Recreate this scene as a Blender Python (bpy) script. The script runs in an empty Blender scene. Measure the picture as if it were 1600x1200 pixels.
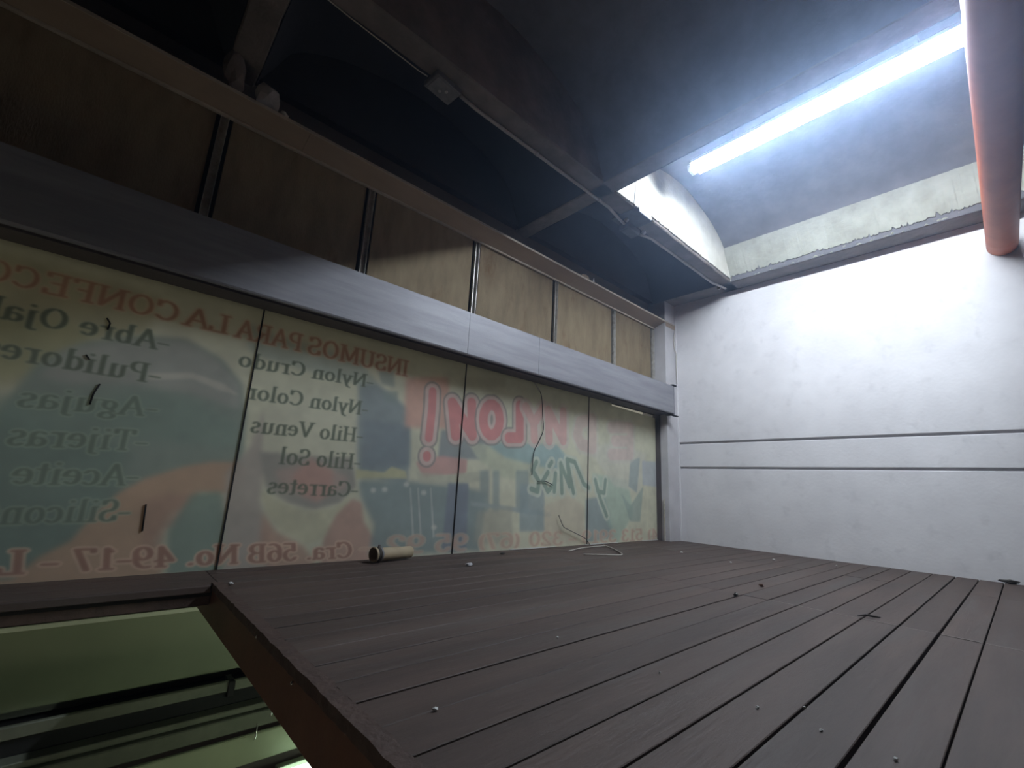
import bpy, bmesh, math, random
import numpy as np
from mathutils import Vector, Matrix

rnd = random.Random(7)
SC = bpy.context.scene
COL = SC.collection

# ------------------------------------------------------------------ camera
CAM = Vector((0.0, 0.0, 0.45))
F_PX = 705.94
RW = ((0.73852279, -0.67219444, 0.05233282),
      (-0.18754176, -0.13025032, 0.97358253),
      (-0.6476204, -0.72882747, -0.22225735))       # rows: camera right, up, back
cd = bpy.data.cameras.new('camera')
cam = bpy.data.objects.new('camera', cd)
COL.objects.link(cam)
M = Matrix.Identity(4)
for i in range(3):
    for j in range(3):
        M[j][i] = RW[i][j]
M.translation = CAM
cam.matrix_world = M
cd.sensor_width = 36.0
cd.lens = 36.0 * F_PX / 1600.0
cd.clip_start = 0.02
SC.camera = cam

# ------------------------------------------------------------------ world, exposure
LAMP_E = 300.0
LAMP_COL = (0.78, 0.875, 1.0)
world = bpy.data.worlds.new('world')
SC.world = world
world.use_nodes = True
bg = world.node_tree.nodes['Background']
bg.inputs[0].default_value = (1.0, 0.96, 0.78, 1)
bg.inputs[1].default_value = 0.26
SC.view_settings.view_transform = 'Standard'
SC.view_settings.look = 'None'
SC.view_settings.gamma = 1.0
SC.view_settings.exposure = 0.0
SC.view_settings.use_curve_mapping = False
SC.cycles.max_bounces = 8
SC.cycles.diffuse_bounces = 6
SC.cycles.use_denoising = True
SC.cycles.sample_clamp_indirect = 4.0
SC.cycles.caustics_reflective = False
SC.cycles.caustics_refractive = False

# ------------------------------------------------------------------ helpers
def ray(u, v):
    c = ((u - 800) / F_PX, -(v - 600) / F_PX, -1.0)
    return Vector([sum(RW[k][j] * c[k] for k in range(3)) for j in range(3)])

def at(u, v, axis, val):
    """point of the world plane axis=val seen at a measured spot of the photograph"""
    d = ray(u, v)
    i = 'XYZ'.index(axis)
    return CAM + d * ((val - CAM[i]) / d[i])

class MB:
    def __init__(s):
        s.v = []; s.f = []; s.sm = []
    def poly(s, pts, faces, smooth=False):
        b = len(s.v)
        s.v += [tuple(p) for p in pts]
        s.f += [tuple(b + i for i in f) for f in faces]
        s.sm += [smooth] * len(faces)
        return s
    def box(s, x0, x1, y0, y1, z0, z1):
        p = [(x, y, z) for z in (z0, z1) for y in (y0, y1) for x in (x0, x1)]
        return s.poly(p, [(0, 2, 3, 1), (4, 5, 7, 6), (0, 1, 5, 4), (2, 6, 7, 3), (0, 4, 6, 2), (1, 3, 7, 5)])
    def rbox(s, x0, x1, y0, y1, z0, z1, b=0.002):
        """box with chamfered edges"""
        bm = bmesh.new()
        bmesh.ops.create_cube(bm, size=1)
        for v in bm.verts:
            v.co = Vector(((x0 + x1) / 2 + v.co.x * (x1 - x0), (y0 + y1) / 2 + v.co.y * (y1 - y0), (z0 + z1) / 2 + v.co.z * (z1 - z0)))
        bmesh.ops.bevel(bm, geom=bm.edges[:], offset=b, segments=1, affect='EDGES')
        bm.verts.ensure_lookup_table()
        s.poly([v.co[:] for v in bm.verts], [[v.index for v in f.verts] for f in bm.faces])
        bm.free()
        return s
    def prism(s, prof, axis, a, b, smooth=False, caps=True):
        """extrude a closed 2-D profile along an axis ('X': profile is (y,z); 'Y': (x,z); 'Z': (x,y))"""
        def mk(p, t):
            return {'X': (t, p[0], p[1]), 'Y': (p[0], t, p[1]), 'Z': (p[0], p[1], t)}[axis]
        n = len(prof)
        pts = [mk(p, a) for p in prof] + [mk(p, b) for p in prof]
        base = len(s.v)
        s.poly(pts, [(i, (i + 1) % n, n + (i + 1) % n, n + i) for i in range(n)], smooth)
        if caps:
            s.f += [tuple(base + i for i in range(n))[::-1], tuple(base + n + i for i in range(n))]
            s.sm += [False, False]
        return s
    def tube(s, path, r, n=10, caps=True, r_in=None):
        path = [Vector(p) for p in path]
        rs = r if isinstance(r, (list, tuple)) else [r] * len(path)
        rings = []
        up = Vector((0.13, 0.21, 1)).normalized()
        for i, p in enumerate(path):
            t = (path[min(i + 1, len(path) - 1)] - path[max(i - 1, 0)]).normalized()
            if abs(t.dot(up)) > 0.95:
                up = Vector((1, 0.2, 0.1)).normalized()
            a = t.cross(up).normalized(); b = t.cross(a).normalized()
            up = -b if (-b).dot(up) > 0 else b
            rings.append([p + (a * math.cos(2 * math.pi * k / n) + b * math.sin(2 * math.pi * k / n)) * rs[i] for k in range(n)])
        pts = [q for rg in rings for q in rg]
        fs = [(i * n + k, i * n + (k + 1) % n, (i + 1) * n + (k + 1) % n, (i + 1) * n + k) for i in range(len(path) - 1) for k in range(n)]
        base = len(s.v)
        s.poly(pts, fs, True)
        if caps:
            s.f += [tuple(base + k for k in range(n))[::-1], tuple(base + (len(path) - 1) * n + k for k in range(n))]
            s.sm += [False, False]
        return s
    def build(s, name, mat, parent=None, loc=None):
        me = bpy.data.meshes.new(name)
        vs = s.v
        o = bpy.data.objects.new(name, me)
        if parent is not None:
            off = Vector(wloc(parent))
            vs = [tuple(Vector(v) - off) for v in vs]
            o.parent = parent
        elif loc is not None:
            vs = [tuple(Vector(v) - Vector(loc)) for v in vs]
            o.location = loc
        me.from_pydata(vs, [], s.f)
        me.update()
        bm = bmesh.new(); bm.from_mesh(me)
        bmesh.ops.recalc_face_normals(bm, faces=bm.faces[:])
        bm.to_mesh(me); bm.free()
        if len(me.polygons) == len(s.sm):
            me.polygons.foreach_set('use_smooth', s.sm)
        me.materials.append(mat)
        COL.objects.link(o)
        return o

def wloc(o):
    p = Vector(o.location)
    while o.parent:
        o = o.parent
        p += Vector(o.location)
    return p

def tag(o, label=None, cat=None, group=None, kind=None):
    if label: o['label'] = label
    if cat: o['category'] = cat
    if group: o['group'] = group
    if kind: o['kind'] = kind
    return o

def empty(name, loc, label=None, cat=None, group=None, kind=None):
    o = bpy.data.objects.new(name, None)
    o.empty_display_size = 0.05
    o.location = loc
    COL.objects.link(o)
    return tag(o, label, cat, group, kind)

# ------------------------------------------------------------------ materials
def mat(name, c1, c2=None, scale=4.0, rough=0.7, metal=0.0, bump=0.0, bscale=60.0, detail=6.0,
        stretch=(1, 1, 1), lo=0.35, hi=0.65, spec=0.5, rand=0.0, c3=None, s3=1.2, lo3=0.5, hi3=0.7):
    m = bpy.data.materials.new(name)
    m.use_nodes = True
    nt = m.node_tree
    N, L = nt.nodes, nt.links
    b = N['Principled BSDF']
    b.inputs['Roughness'].default_value = rough
    b.inputs['Metallic'].default_value = metal
    b.inputs['Specular IOR Level'].default_value = spec
    geo = N.new('ShaderNodeNewGeometry')
    mp = N.new('ShaderNodeMapping'); mp.inputs['Scale'].default_value = stretch
    L.new(geo.outputs['Position'], mp.inputs['Vector'])
    vec = mp.outputs[0]
    info = None
    if rand > 0:
        info = N.new('ShaderNodeObjectInfo')
        ad = N.new('ShaderNodeVectorMath'); ad.operation = 'ADD'
        sc = N.new('ShaderNodeVectorMath'); sc.operation = 'SCALE'; sc.inputs[0].default_value = (7, 13, 5)
        L.new(info.outputs['Random'], sc.inputs['Scale'])
        L.new(vec, ad.inputs[0]); L.new(sc.outputs[0], ad.inputs[1])
        vec = ad.outputs[0]
    col = None
    if c2 is None:
        c2 = tuple(x * 0.85 for x in c1)
    n = N.new('ShaderNodeTexNoise'); n.inputs['Scale'].default_value = scale; n.inputs['Detail'].default_value = detail
    n.inputs['Roughness'].default_value = 0.62
    L.new(vec, n.inputs['Vector'])
    mr = N.new('ShaderNodeMapRange'); mr.inputs[1].default_value = lo; mr.inputs[2].default_value = hi
    L.new(n.outputs['Fac'], mr.inputs[0])
    mx = N.new('ShaderNodeMix'); mx.data_type = 'RGBA'
    mx.inputs['A'].default_value = (*c1, 1); mx.inputs['B'].default_value = (*c2, 1)
    L.new(mr.outputs[0], mx.inputs['Factor'])
    col = mx.outputs['Result']
    if c3 is not None:
        n3 = N.new('ShaderNodeTexNoise'); n3.inputs['Scale'].default_value = s3; n3.inputs['Detail'].default_value = 8
        n3.inputs['Roughness'].default_value = 0.7
        L.new(vec, n3.inputs['Vector'])
        m3 = N.new('ShaderNodeMapRange'); m3.inputs[1].default_value = lo3; m3.inputs[2].default_value = hi3
        L.new(n3.outputs['Fac'], m3.inputs[0])
        x3 = N.new('ShaderNodeMix'); x3.data_type = 'RGBA'
        x3.inputs['B'].default_value = (*c3, 1)
        L.new(col, x3.inputs['A']); L.new(m3.outputs[0], x3.inputs['Factor'])
        col = x3.outputs['Result']
    if info:
        hs = N.new('ShaderNodeHueSaturation')
        r2 = N.new('ShaderNodeMapRange'); r2.inputs[3].default_value = 1 - rand; r2.inputs[4].default_value = 1 + rand
        L.new(info.outputs['Random'], r2.inputs[0])
        L.new(r2.outputs[0], hs.inputs['Value']); L.new(col, hs.inputs['Color'])
        col = hs.outputs['Color']
    L.new(col, b.inputs['Base Color'])
    if bump > 0:
        nb = N.new('ShaderNodeTexNoise'); nb.inputs['Scale'].default_value = bscale; nb.inputs['Detail'].default_value = 5
        L.new(vec, nb.inputs['Vector'])
        bp = N.new('ShaderNodeBump'); bp.inputs['Strength'].default_value = bump; bp.inputs['Distance'].default_value = 0.01
        L.new(nb.outputs['Fac'], bp.inputs['Height']); L.new(bp.outputs[0], b.inputs['Normal'])
    return m

def emis(name, col, e):
    m = bpy.data.materials.new(name); m.use_nodes = True
    b = m.node_tree.nodes['Principled BSDF']
    b.inputs['Base Color'].default_value = (0.9, 0.9, 0.9, 1)
    b.inputs['Emission Color'].default_value = (*col, 1)
    b.inputs['Emission Strength'].default_value = e
    return m

M_WALL = mat('painted_wall', (0.735, 0.725, 0.745), (0.66, 0.65, 0.67), 3.0, 0.75, bump=0.12, bscale=45, c3=(0.50, 0.49, 0.51), s3=9, lo3=0.55, hi3=0.9)
M_COLUMN = mat('column_paint', (0.55, 0.54, 0.56), (0.46, 0.45, 0.47), 5.0, 0.8, bump=0.15)
M_CONC = mat('bare_concrete', (0.21, 0.175, 0.155), (0.14, 0.12, 0.105), 6.0, 0.92, bump=0.5, bscale=30)
M_VAULT = mat('vault_concrete', (0.17, 0.165, 0.175), (0.12, 0.118, 0.125), 4.0, 0.9, bump=0.3, bscale=35)
M_BAY_SHADE = mat('shaded_bay_concrete', (0.035, 0.035, 0.042), (0.025, 0.025, 0.03), 3.0, 0.95)  # near-black concrete: shade of the unlit facade-side bays put into the colour
M_PLAST = mat('old_white_plaster', (0.66, 0.65, 0.58), (0.55, 0.54, 0.47), 7.0, 0.9, bump=0.5, bscale=40, c3=(0.36, 0.34, 0.27), s3=3, lo3=0.6, hi3=0.8)
M_PLAST2 = mat('darker_plaster', (0.36, 0.365, 0.31), (0.27, 0.27, 0.22), 6.0, 0.9, bump=0.5, bscale=40, c3=(0.16, 0.15, 0.12), s3=3, lo3=0.6, hi3=0.8)  # darker plaster for the band above the right wall
M_BOX2 = mat('dark_metal_box', (0.07, 0.07, 0.078), (0.045, 0.045, 0.05), 20, 0.6, metal=0.2)
M_DARK = mat('dark_unlit_wall', (0.10, 0.09, 0.08), (0.07, 0.06, 0.055), 2.0, 0.9)
M_PLANK = mat('stained_plank', (0.088, 0.062, 0.052), (0.058, 0.042, 0.036), 3.0, 0.62, bump=0.2, bscale=30, stretch=(0.35, 3, 1), rand=0.12,
              c3=(0.085, 0.074, 0.068), s3=2.2, lo3=0.5, hi3=0.75, spec=0.3)
M_JOINT = mat('joint_filler', (0.24, 0.22, 0.20), rough=0.9)
M_TRIMMER = mat('brown_steel', (0.14, 0.065, 0.038), (0.10, 0.045, 0.028), 5.0, 0.55, bump=0.1)
M_RIM = mat('brown_rim', (0.075, 0.045, 0.035), (0.05, 0.03, 0.024), 20.0, 0.7, bump=0.4)
M_SHUT = mat('galvanised_sheet', (0.31, 0.312, 0.34), (0.235, 0.237, 0.262), 5.0, 0.55, metal=0.30, bump=0.05, bscale=20, stretch=(0.4, 2, 4))
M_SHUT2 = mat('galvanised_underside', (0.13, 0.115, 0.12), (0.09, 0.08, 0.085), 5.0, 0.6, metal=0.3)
M_BOARD = mat('water_stained_board', (0.25, 0.195, 0.12), (0.18, 0.135, 0.08), 4.0, 0.85, bump=0.2, stretch=(2.5, 1, 0.8), c3=(0.14, 0.075, 0.03), s3=2.6, lo3=0.56, hi3=0.72, rand=0.06)
M_STUD = mat('steel_stud', (0.72, 0.71, 0.68), (0.50, 0.47, 0.42), 25, 0.45, metal=0.5, c3=(0.15, 0.09, 0.05), s3=14, lo3=0.60, hi3=0.70)
M_BLACK = mat('black_gap', (0.012, 0.011, 0.011), rough=0.9)
M_LEDGE = mat('ledge_board', (0.38, 0.295, 0.215), (0.29, 0.225, 0.165), 3.0, 0.8, bump=0.15, stretch=(0.4, 1, 1), c3=(0.30, 0.22, 0.15), s3=1.6)
M_LEDGE_E = mat('ledge_edge', (0.50, 0.44, 0.36), (0.38, 0.33, 0.27), 9.0, 0.7)
M_CONDUIT = mat('grey_conduit', (0.42, 0.40, 0.39), (0.33, 0.31, 0.30), 12, 0.5)
M_BOX = mat('metal_box', (0.22, 0.215, 0.22), (0.15, 0.145, 0.15), 20, 0.5, metal=0.3)
M_WHITE = mat('white_plastic', (0.72, 0.73, 0.76), rough=0.45)
M_HOUSE = mat('lamp_enamel', (0.85, 0.86, 0.88), rough=0.5)
M_PIPE = mat('orange_pvc', (0.46, 0.125, 0.055), (0.38, 0.095, 0.045), 5.0, 0.5, spec=0.3)
M_CARD = mat('yellowed_pvc', (0.40, 0.33, 0.22), (0.30, 0.24, 0.155), 8.0, 0.5)
M_WIRE = mat('black_wire', (0.02, 0.02, 0.02), rough=0.5)
M_WIRE_W = mat('pale_wire', (0.55, 0.52, 0.47), rough=0.6)
M_CHIP = mat('plaster_chip', (0.6, 0.6, 0.58), rough=0.9)
M_CHIPD = mat('dark_scrap', (0.03, 0.025, 0.02), rough=0.8)
M_FILM = mat('clear_film', (0.5, 0.5, 0.52), rough=0.25)
M_GREEN = mat('green_grey_panel', (0.30, 0.33, 0.22), (0.26, 0.29, 0.195), 3, 0.5)
M_GREEN_E = mat('pale_green_edge', (0.85, 0.88, 0.72), rough=0.5)
M_ALU = mat('dull_aluminium', (0.19, 0.20, 0.155), (0.14, 0.15, 0.115), 8, 0.45, metal=0.4)
M_CHROME = mat('bright_hook', (0.8, 0.8, 0.75), rough=0.2, metal=0.9)
M_TUBE = emis('lamp_tube', LAMP_COL, LAMP_E)
M_FILL_ROOM = emis('lower_room_fill_tube', (1.0, 0.92, 0.75), 60.0)
M_FILL_DECK = emis('under_deck_fill_tube', (0.85, 1.0, 0.74), 34.0)
M_TUBE2 = emis('shop_tube', (0.72, 1.0, 0.78), 9.0)

# ------------------------------------------------------------------ dimensions (metres; deck top is z = 0)
W = 4.64            # right wall
D = 2.59            # banner plane
XL, YB = -2.0, -2.6 # unseen left and back walls
RIB_Z = 2.60
OPEN_X, OPEN_Y = 0.45, 2.27

# ------------------------------------------------------------------ setting: right wall of three panels
wall = empty('wall_right', (W, 0, 0), kind='structure')
MB().box(W + 0.02, W + 0.15, YB, 2.8, -2.7, 3.4).build('wall_core', M_COLUMN, wall)
for z0, z1 in ((-0.02, 0.735), (0.755, 0.995), (1.015, 2.75)):
    MB().rbox(W, W + 0.022, YB, 2.46, z0, z1, 0.005).build('wall_panel', M_WALL, wall)
MB().box(W - 0.012, W + 0.01, 2.436, 2.452, 0.0, 2.5).build('corner_bead', M_WALL, wall)

colm = empty('trim_1', (4.5, 2.5, 0), kind='structure')
MB().rbox(4.42, W + 0.02, 2.45, 2.75, -0.02, 2.6, 0.004).build('corner_column', M_COLUMN, colm)

tag(MB().box(XL - 0.15, XL, YB, 2.8, -2.7, 3.4).build('wall_left', M_DARK), kind='structure')
tag(MB().box(XL - 0.15, W + 0.15, YB - 0.15, YB, -2.7, 3.4).build('wall_back', M_DARK), kind='structure')
wf = empty('wall_front', (0, 2.7, 0), kind='structure')
MB().box(XL, W + 0.15, 2.66, 2.8, 1.50, 3.4).build('upper_masonry', M_DARK, wf)
MB().box(XL, W + 0.15, 2.66, 2.8, -2.7, -0.03).build('lower_masonry', M_DARK, wf)

# ------------------------------------------------------------------ setting: ribbed, vaulted concrete ceiling
ceil = empty('ceiling', (1.3, 0.6, RIB_Z), kind='structure')
MB().box(XL - 0.15, W + 0.15, YB - 0.15, 2.8, 3.30, 3.42).build('slab', M_DARK, ceil)

def rough_rib(x0, x1, y0, y1, along, name='rib'):
    """a rib whose lower arrises are slightly worn"""
    n = 60
    r = random.Random(int(x0 * 100 + y0 * 1000))
    mb = MB()
    pts = []
    for i in range(n + 1):
        t = i / n
        j1, j2 = r.uniform(0, .006), r.uniform(0, .006)
        jz1, jz2 = r.uniform(0, .007), r.uniform(0, .007)
        if along == 'X':
            x = x0 + (x1 - x0) * t
            pts += [(x, y0, 3.31), (x, y0 + j1, RIB_Z + jz1 + .004), (x, y0 + j1 + .008, RIB_Z), (x, y1 - j2 - .008, RIB_Z), (x, y1 - j2, RIB_Z + jz2 + .004), (x, y1, 3.31)]
        else:
            y = y0 + (y1 - y0) * t
            pts += [(x0, y, 3.31), (x0 + j1, y, RIB_Z + jz1 + .004), (x0 + j1 + .008, y, RIB_Z), (x1 - j2 - .008, y, RIB_Z), (x1 - j2, y, RIB_Z + jz2 + .004), (x1, y, 3.31)]
    fs = [(i * 6 + k, i * 6 + k + 1, (i + 1) * 6 + k + 1, (i + 1) * 6 + k) for i in range(n) for k in range(5)]
    mb.poly(pts, fs)
    return mb.build(name, M_CONC, ceil)

RY = [(1.72, 1.87), (-0.50, -0.35), (-2.60, -2.45)]      # ribs running along X
RX = [(-1.98, -1.83), (0.12, 0.27), (2.30, 2.45), (4.43, 4.66)]   # ribs running along Y
for y0, y1 in RY:
    rough_rib(XL, W + 0.02, y0, y1, 'X')
for x0, x1 in RX:
    rough_rib(x0, x1, YB, 2.66, 'Y')
MB().box(XL, W, 2.60, 2.67, 2.62, 3.3).build('edge_beam', M_BAY_SHADE, ceil)

PROF = [(0.0, 0.0), (0.06, 0.13), (0.13, 0.30), (0.20, 0.37), (0.30, 0.43), (0.42, 0.485), (0.58, 0.53), (0.78, 0.575), (0.99, 0.595)]
def vault(xa, xb, ya, yb, m):
    w = xb - xa
    s = w / 1.98
    pr = [(xa + px * s, RIB_Z + pz + 0.002) for px, pz in PROF] + [(xb - px * s, RIB_Z + pz + 0.002) for px, pz in PROF[-2::-1]]
    up = [(x, 3.305) for x, z in pr]
    mb = MB()
    n = len(pr)
    ny = 2
    pts = []
    for j in range(ny):
        y = ya + (yb - ya) * j / (ny - 1)
        pts += [(x, y, z) for x, z in pr]
    mb.poly(pts, [(j * n + i, j * n + i + 1, (j + 1) * n + i + 1, (j + 1) * n + i) for j in range(ny - 1) for i in range(n - 1)], True)
    return mb.build('vault', m, ceil)
ys = [(-2.45, -0.50), (-0.35, 1.72), (1.87, 2.62)]
xs = [(-1.83, 0.12), (0.27, 2.30), (2.45, 4.43)]
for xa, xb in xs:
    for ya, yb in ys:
        vault(xa, xb, ya, yb, M_BAY_SHADE if ya > 1.8 else M_VAULT)

# white plaster skins inside the lit bay, with a chipped lower edge
def ragged(n, r, base, amp):
    out = []; v = 0
    for i in range(n):
        v = 0.6 * v + r.uniform(-amp, amp)
        out.append(base + abs(v) + (r.uniform(0, amp * 2.2) if r.random() < 0.12 else 0))
    return out
r = random.Random(3)
n = 150
low = ragged(n + 1, r, 0.004, 0.006)
mb = MB(); pts = []
def prof_z(x, xa=2.45, xb=4.43):
    px = min(x - xa, xb - x) * 1.98 / (xb - xa)
    for (a, za), (b, zb) in zip(PROF, PROF[1:]):
        if px <= b:
            return RIB_Z + za + (zb - za) * (px - a) / (b - a)
    return RIB_Z + PROF[-1][1]
for i in range(n + 1):
    x = 2.452 + (4.428 - 2.452) * i / n
    zt = max(prof_z(x), RIB_Z + 0.004) + 0.003
    zl = min(RIB_Z + low[i] + (0.018 if x > 2.9 else 0.0), zt - 0.002)
    pts += [(x, 1.712, zl), (x, 1.712, zt), (x, 1.722, zl)]
mb.poly(pts, [(i * 3, i * 3 + 3, i * 3 + 4, i * 3 + 1) for i in range(n)] + [(i * 3, i * 3 + 2, i * 3 + 5, i * 3 + 3) for i in range(n)])
tag(mb.build('plaster_skin', M_PLAST, ceil), label='white plaster on the lit end face of the bay')
mb = MB(); pts = []
n = 220
low = ragged(n + 1, r, 0.035, 0.012)
for i in range(n + 1):
    y = -0.35 + 2.07 * i / n
    zl = low[i]
    def sx(dz):    # follows the tapered side of the bay
        for (a, za), (b, zb) in zip(PROF, PROF[1:]):
            if dz <= zb:
                return 4.43 - (a + (b - a) * (dz - za) / (zb - za))
        return 4.3
    rr = r.uniform(-.002, .002)
    pts += [(sx(zl) - 0.010, y, RIB_Z + zl), (sx(.13) - 0.012 + rr, y, RIB_Z + .13), (sx(.31) - 0.010, y, RIB_Z + .31 + rr), (sx(zl) + 0.004, y, RIB_Z + zl)]
mb.poly(pts, [(i * 4 + k, i * 4 + 4 + k, i * 4 + 5 + k, i * 4 + 1 + k) for i in range(n) for k in (0, 1)] + [(i * 4, i * 4 + 3, i * 4 + 7, i * 4 + 4) for i in range(n)])
tag(mb.build('plaster_skin', M_PLAST2, ceil), label='chipped plaster band above the right wall')
# flaked lumps left along the lower edge of that band
mb = MB()
for i in range(46):
    y = r.uniform(-0.3, 1.68); z = RIB_Z + r.uniform(0.004, 0.034); sz = r.uniform(0.006, 0.022)
    x = 4.425
    p = [(x - r.uniform(.004, .014), y, z), (x, y - sz, z - sz * .3), (x, y + sz * r.uniform(.6, 1.5), z - sz * .2), (x, y, z + sz * .6), (x, y + sz * .4, z - sz * .6)]
    mb.poly(p, [(0, 1, 3), (0, 3, 2), (0, 2, 4), (0, 4, 1)])
tag(mb.build('plaster_flake', M_PLAST2, ceil), kind='stuff')

# ------------------------------------------------------------------ deck of planks
deck = empty('floor', (2.5, 1.0, 0), kind='structure')
PITCH, G0 = 0.1172, 0.162
JOINTS = (2.44, 3.78)
for k in range(-22, 21):
    ya, yb = G0 + PITCH * k, G0 + PITCH * (k + 1)
    if yb < YB: continue
    yb = min(yb, D + 0.03)
    gap = 0.0072 if k < 8 else (0.0060 if k < 13 else 0.0048)
    gap *= rnd.uniform(0.7, 1.15)
    x0 = XL if k >= 18 else OPEN_X + 0.033 + rnd.uniform(-.002, .003)
    cuts = [x0] + ([OPEN_X + 0.02] if k >= 18 else []) + list(JOINTS) + [W - 0.002]
    for a, b in zip(cuts, cuts[1:]):
        zt = rnd.uniform(-0.0018, 0.0)
        dy = rnd.uniform(-.0008, .0008)
        MB().rbox(a + 0.0003, b - 0.0003, ya + gap / 2 + dy, yb - gap / 2 + dy, -0.022, zt, 0.0016).build('plank', M_PLANK, deck)
MB().box(OPEN_X + 0.03, W, YB, OPEN_Y, -0.045, -0.0235).build('underlay', M_BLACK, deck)
MB().box(XL, W, OPEN_Y + 0.01, D + 0.05, -0.045, -0.0235).build('underlay', M_BLACK, deck)
for jx, ya, yb in ((2.44, -0.3, 0.86), (3.78, 1.75, 2.3)):
    for k in range(-22, 21):
        a, b = G0 + PITCH * k + .006, G0 + PITCH * (k + 1) - .006
        if a >= ya and b <= yb:
            MB().box(jx - .0035, jx + .0035, a, b, -0.012, 0.0006).build('joint_filler', M_JOINT, deck)

# stair opening: brown trimmer, ragged rim, fascia
tr = empty('stair_opening_trimmer', (OPEN_X, 0.0, -0.15), 'dark brown trimmer beam along the edge of the stair opening', 'beam')
MB().rbox(OPEN_X, OPEN_X + 0.03, YB, 2.54, -0.143, -0.024, 0.003).build('web', M_TRIMMER, tr)
mb = MB(); n = 170; pts = []
for i in range(n + 1):
    y = YB + (OPEN_Y + 0.03 - YB) * i / n
    j = rnd.uniform(-.003, .004); jz = rnd.uniform(-.0015, .002)
    pts += [(OPEN_X - .006 + rnd.uniform(-.0015, .0015), y, -.022), (OPEN_X - .005 + j * .4, y, 0.003 + jz), (OPEN_X + .034 + j, y, 0.003 + jz), (OPEN_X + .034 + j, y, -.022)]
mb.poly(pts, [(i * 4 + k, i * 4 + 4 + k, i * 4 + 5 + k, i * 4 + 1 + k) for i in range(n) for k in (0, 1, 2)])
mb.build('rim', M_RIM, tr)
for px, pz in ((404, 995), (459, 1067), (330, 915)):
    p = at(px, pz, 'X', OPEN_X)
    MB().tube([(OPEN_X + .002, p.y, p.z), (OPEN_X - .006, p.y, p.z), (OPEN_X - .008, p.y, p.z)], [.0035, .0045, .002], 8).build('screw', M_CHROME, tr)

fa = empty('landing_fascia', (-0.6, OPEN_Y, -0.1), 'dark reddish fascia under the plank strip below the banner', 'fascia')
MB().rbox(XL, OPEN_X - .008, OPEN_Y - 0.005, OPEN_Y + 0.02, -0.030, -0.003, 0.003).build('edge_board', M_PLANK, fa)
MB().rbox(XL, OPEN_X - .002, OPEN_Y + 0.012, OPEN_Y + 0.03, -0.080, -0.031, 0.002).build('lower_board', M_RIM, fa)
MB().box(XL, OPEN_X - .002, OPEN_Y + 0.03, 2.66, -0.075, -0.046).build('joist', M_BLACK, fa)

# ------------------------------------------------------------------ things below the landing, seen through the opening; two unseen fill lamps
lp = empty('shopfront_box', (0.0, 2.56, -0.46), 'green-grey sheet box below the landing, pale strip along its top', 'panel')
MB().rbox(XL, 1.6, 2.545, 2.655, -0.455, -0.152, 0.004).build('face_sheet', M_GREEN, lp)
MB().rbox(XL, 1.6, 2.530, 2.60, -0.158, -0.140, 0.002).build('top_strip', M_GREEN_E, lp)
rl = empty('shopfront_track', (0.0, 2.4, -0.7), 'dull metal track rails below the green-grey box', 'rail')
MB().rbox(XL, 1.6, 2.42, 2.65, -0.485, -0.462, 0.003).build('black_channel', M_BLACK, rl)
MB().rbox(XL, 1.6, 2.34, 2.36, -0.445, -0.405, 0.003).build('upper_rail', M_ALU, rl)
MB().rbox(XL, 1.6, 2.35, 2.45, -0.505, -0.446, 0.003).build('recess', M_BLACK, rl)
MB().rbox(XL, 1.6, 2.28, 2.34, -0.515, -0.493, 0.003).build('lower_rail', M_ALU, rl)
MB().rbox(XL, 1.6, 2.26, 2.31, -0.575, -0.518, 0.004).build('lower_rail', M_ALU, rl)
p = at(357, 1062, 'Y', 2.40)
MB().rbox(p.x - .012, p.x + .012, 2.33, 2.42, -0.462, -0.405, 0.002).build('bracket', M_BLACK, rl)
bx = empty('track_cover', (0.5, 2.2, -0.7), 'olive metal cover under the track rails', 'cover')
MB().rbox(0.26, 1.5, 2.235, 2.255, -0.690, -0.585, 0.004).build('cover_plate', M_GREEN, bx)
MB().rbox(0.24, 0.262, 2.225, 2.262, -0.700, -0.580, 0.003).build('end_clip', M_ALU, bx)
MB().tube([(0.36, 2.238, -.63), (0.36, 2.231, -.63)], .006, 8).build('screw', M_BLACK, bx)
for px, py, lab in ((425, 1110, 'small bright metal hook beside the trimmer, upper one'), (400, 1147, 'small bright metal hook hanging under the track rail, lower one')):
    p = at(px, py, 'Y', 2.215)
    h = MB().tube([p + Vector((.004, .02, .03)), p + Vector((.002, .005, .022)), p, p + Vector((-.002, -.003, -.014)), p + Vector((-.004, .006, -.022))], [.002, .0025, .003, .0042, .002], 8).build('hook', M_CHROME, None, tuple(p))
    tag(h, lab, 'hook')
sl = empty('shop_lamp', (0.9, 2.15, -0.75), 'bright greenish strip lamp just under the opening edge', 'lamp')
MB().tube([(0.80, 2.17, -0.735), (2.1, 2.17, -0.735)], 0.011, 10).build('tube', M_TUBE2, sl)
MB().rbox(0.78, 2.12, 2.19, 2.22, -0.76, -0.715, 0.003).build('housing', M_ALU, sl)
ul = empty('under_deck_fill', (1.3, 1.3, -0.26), 'greenish fill lamp added unseen beneath the plank deck', 'lamp')  # added out of view to brighten the shopfront panel and rails
MB().tube([(0.62, 1.3, -0.27), (1.9, 1.3, -0.27)], 0.013, 10).build('tube', M_FILL_DECK, ul)
MB().rbox(0.60, 1.92, 1.27, 1.33, -0.25, -0.20, 0.003).build('housing', M_HOUSE, ul)
ul2 = empty('lower_room_fill', (-1.1, 0.6, -1.6), 'white fill lamp added unseen below the stair opening', 'lamp')  # added out of view to lift the brown trimmer face
MB().tube([(-1.5, -.2, -1.62), (-1.5, 1.0, -1.62)], 0.013, 10).build('tube', M_FILL_ROOM, ul2)
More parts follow.
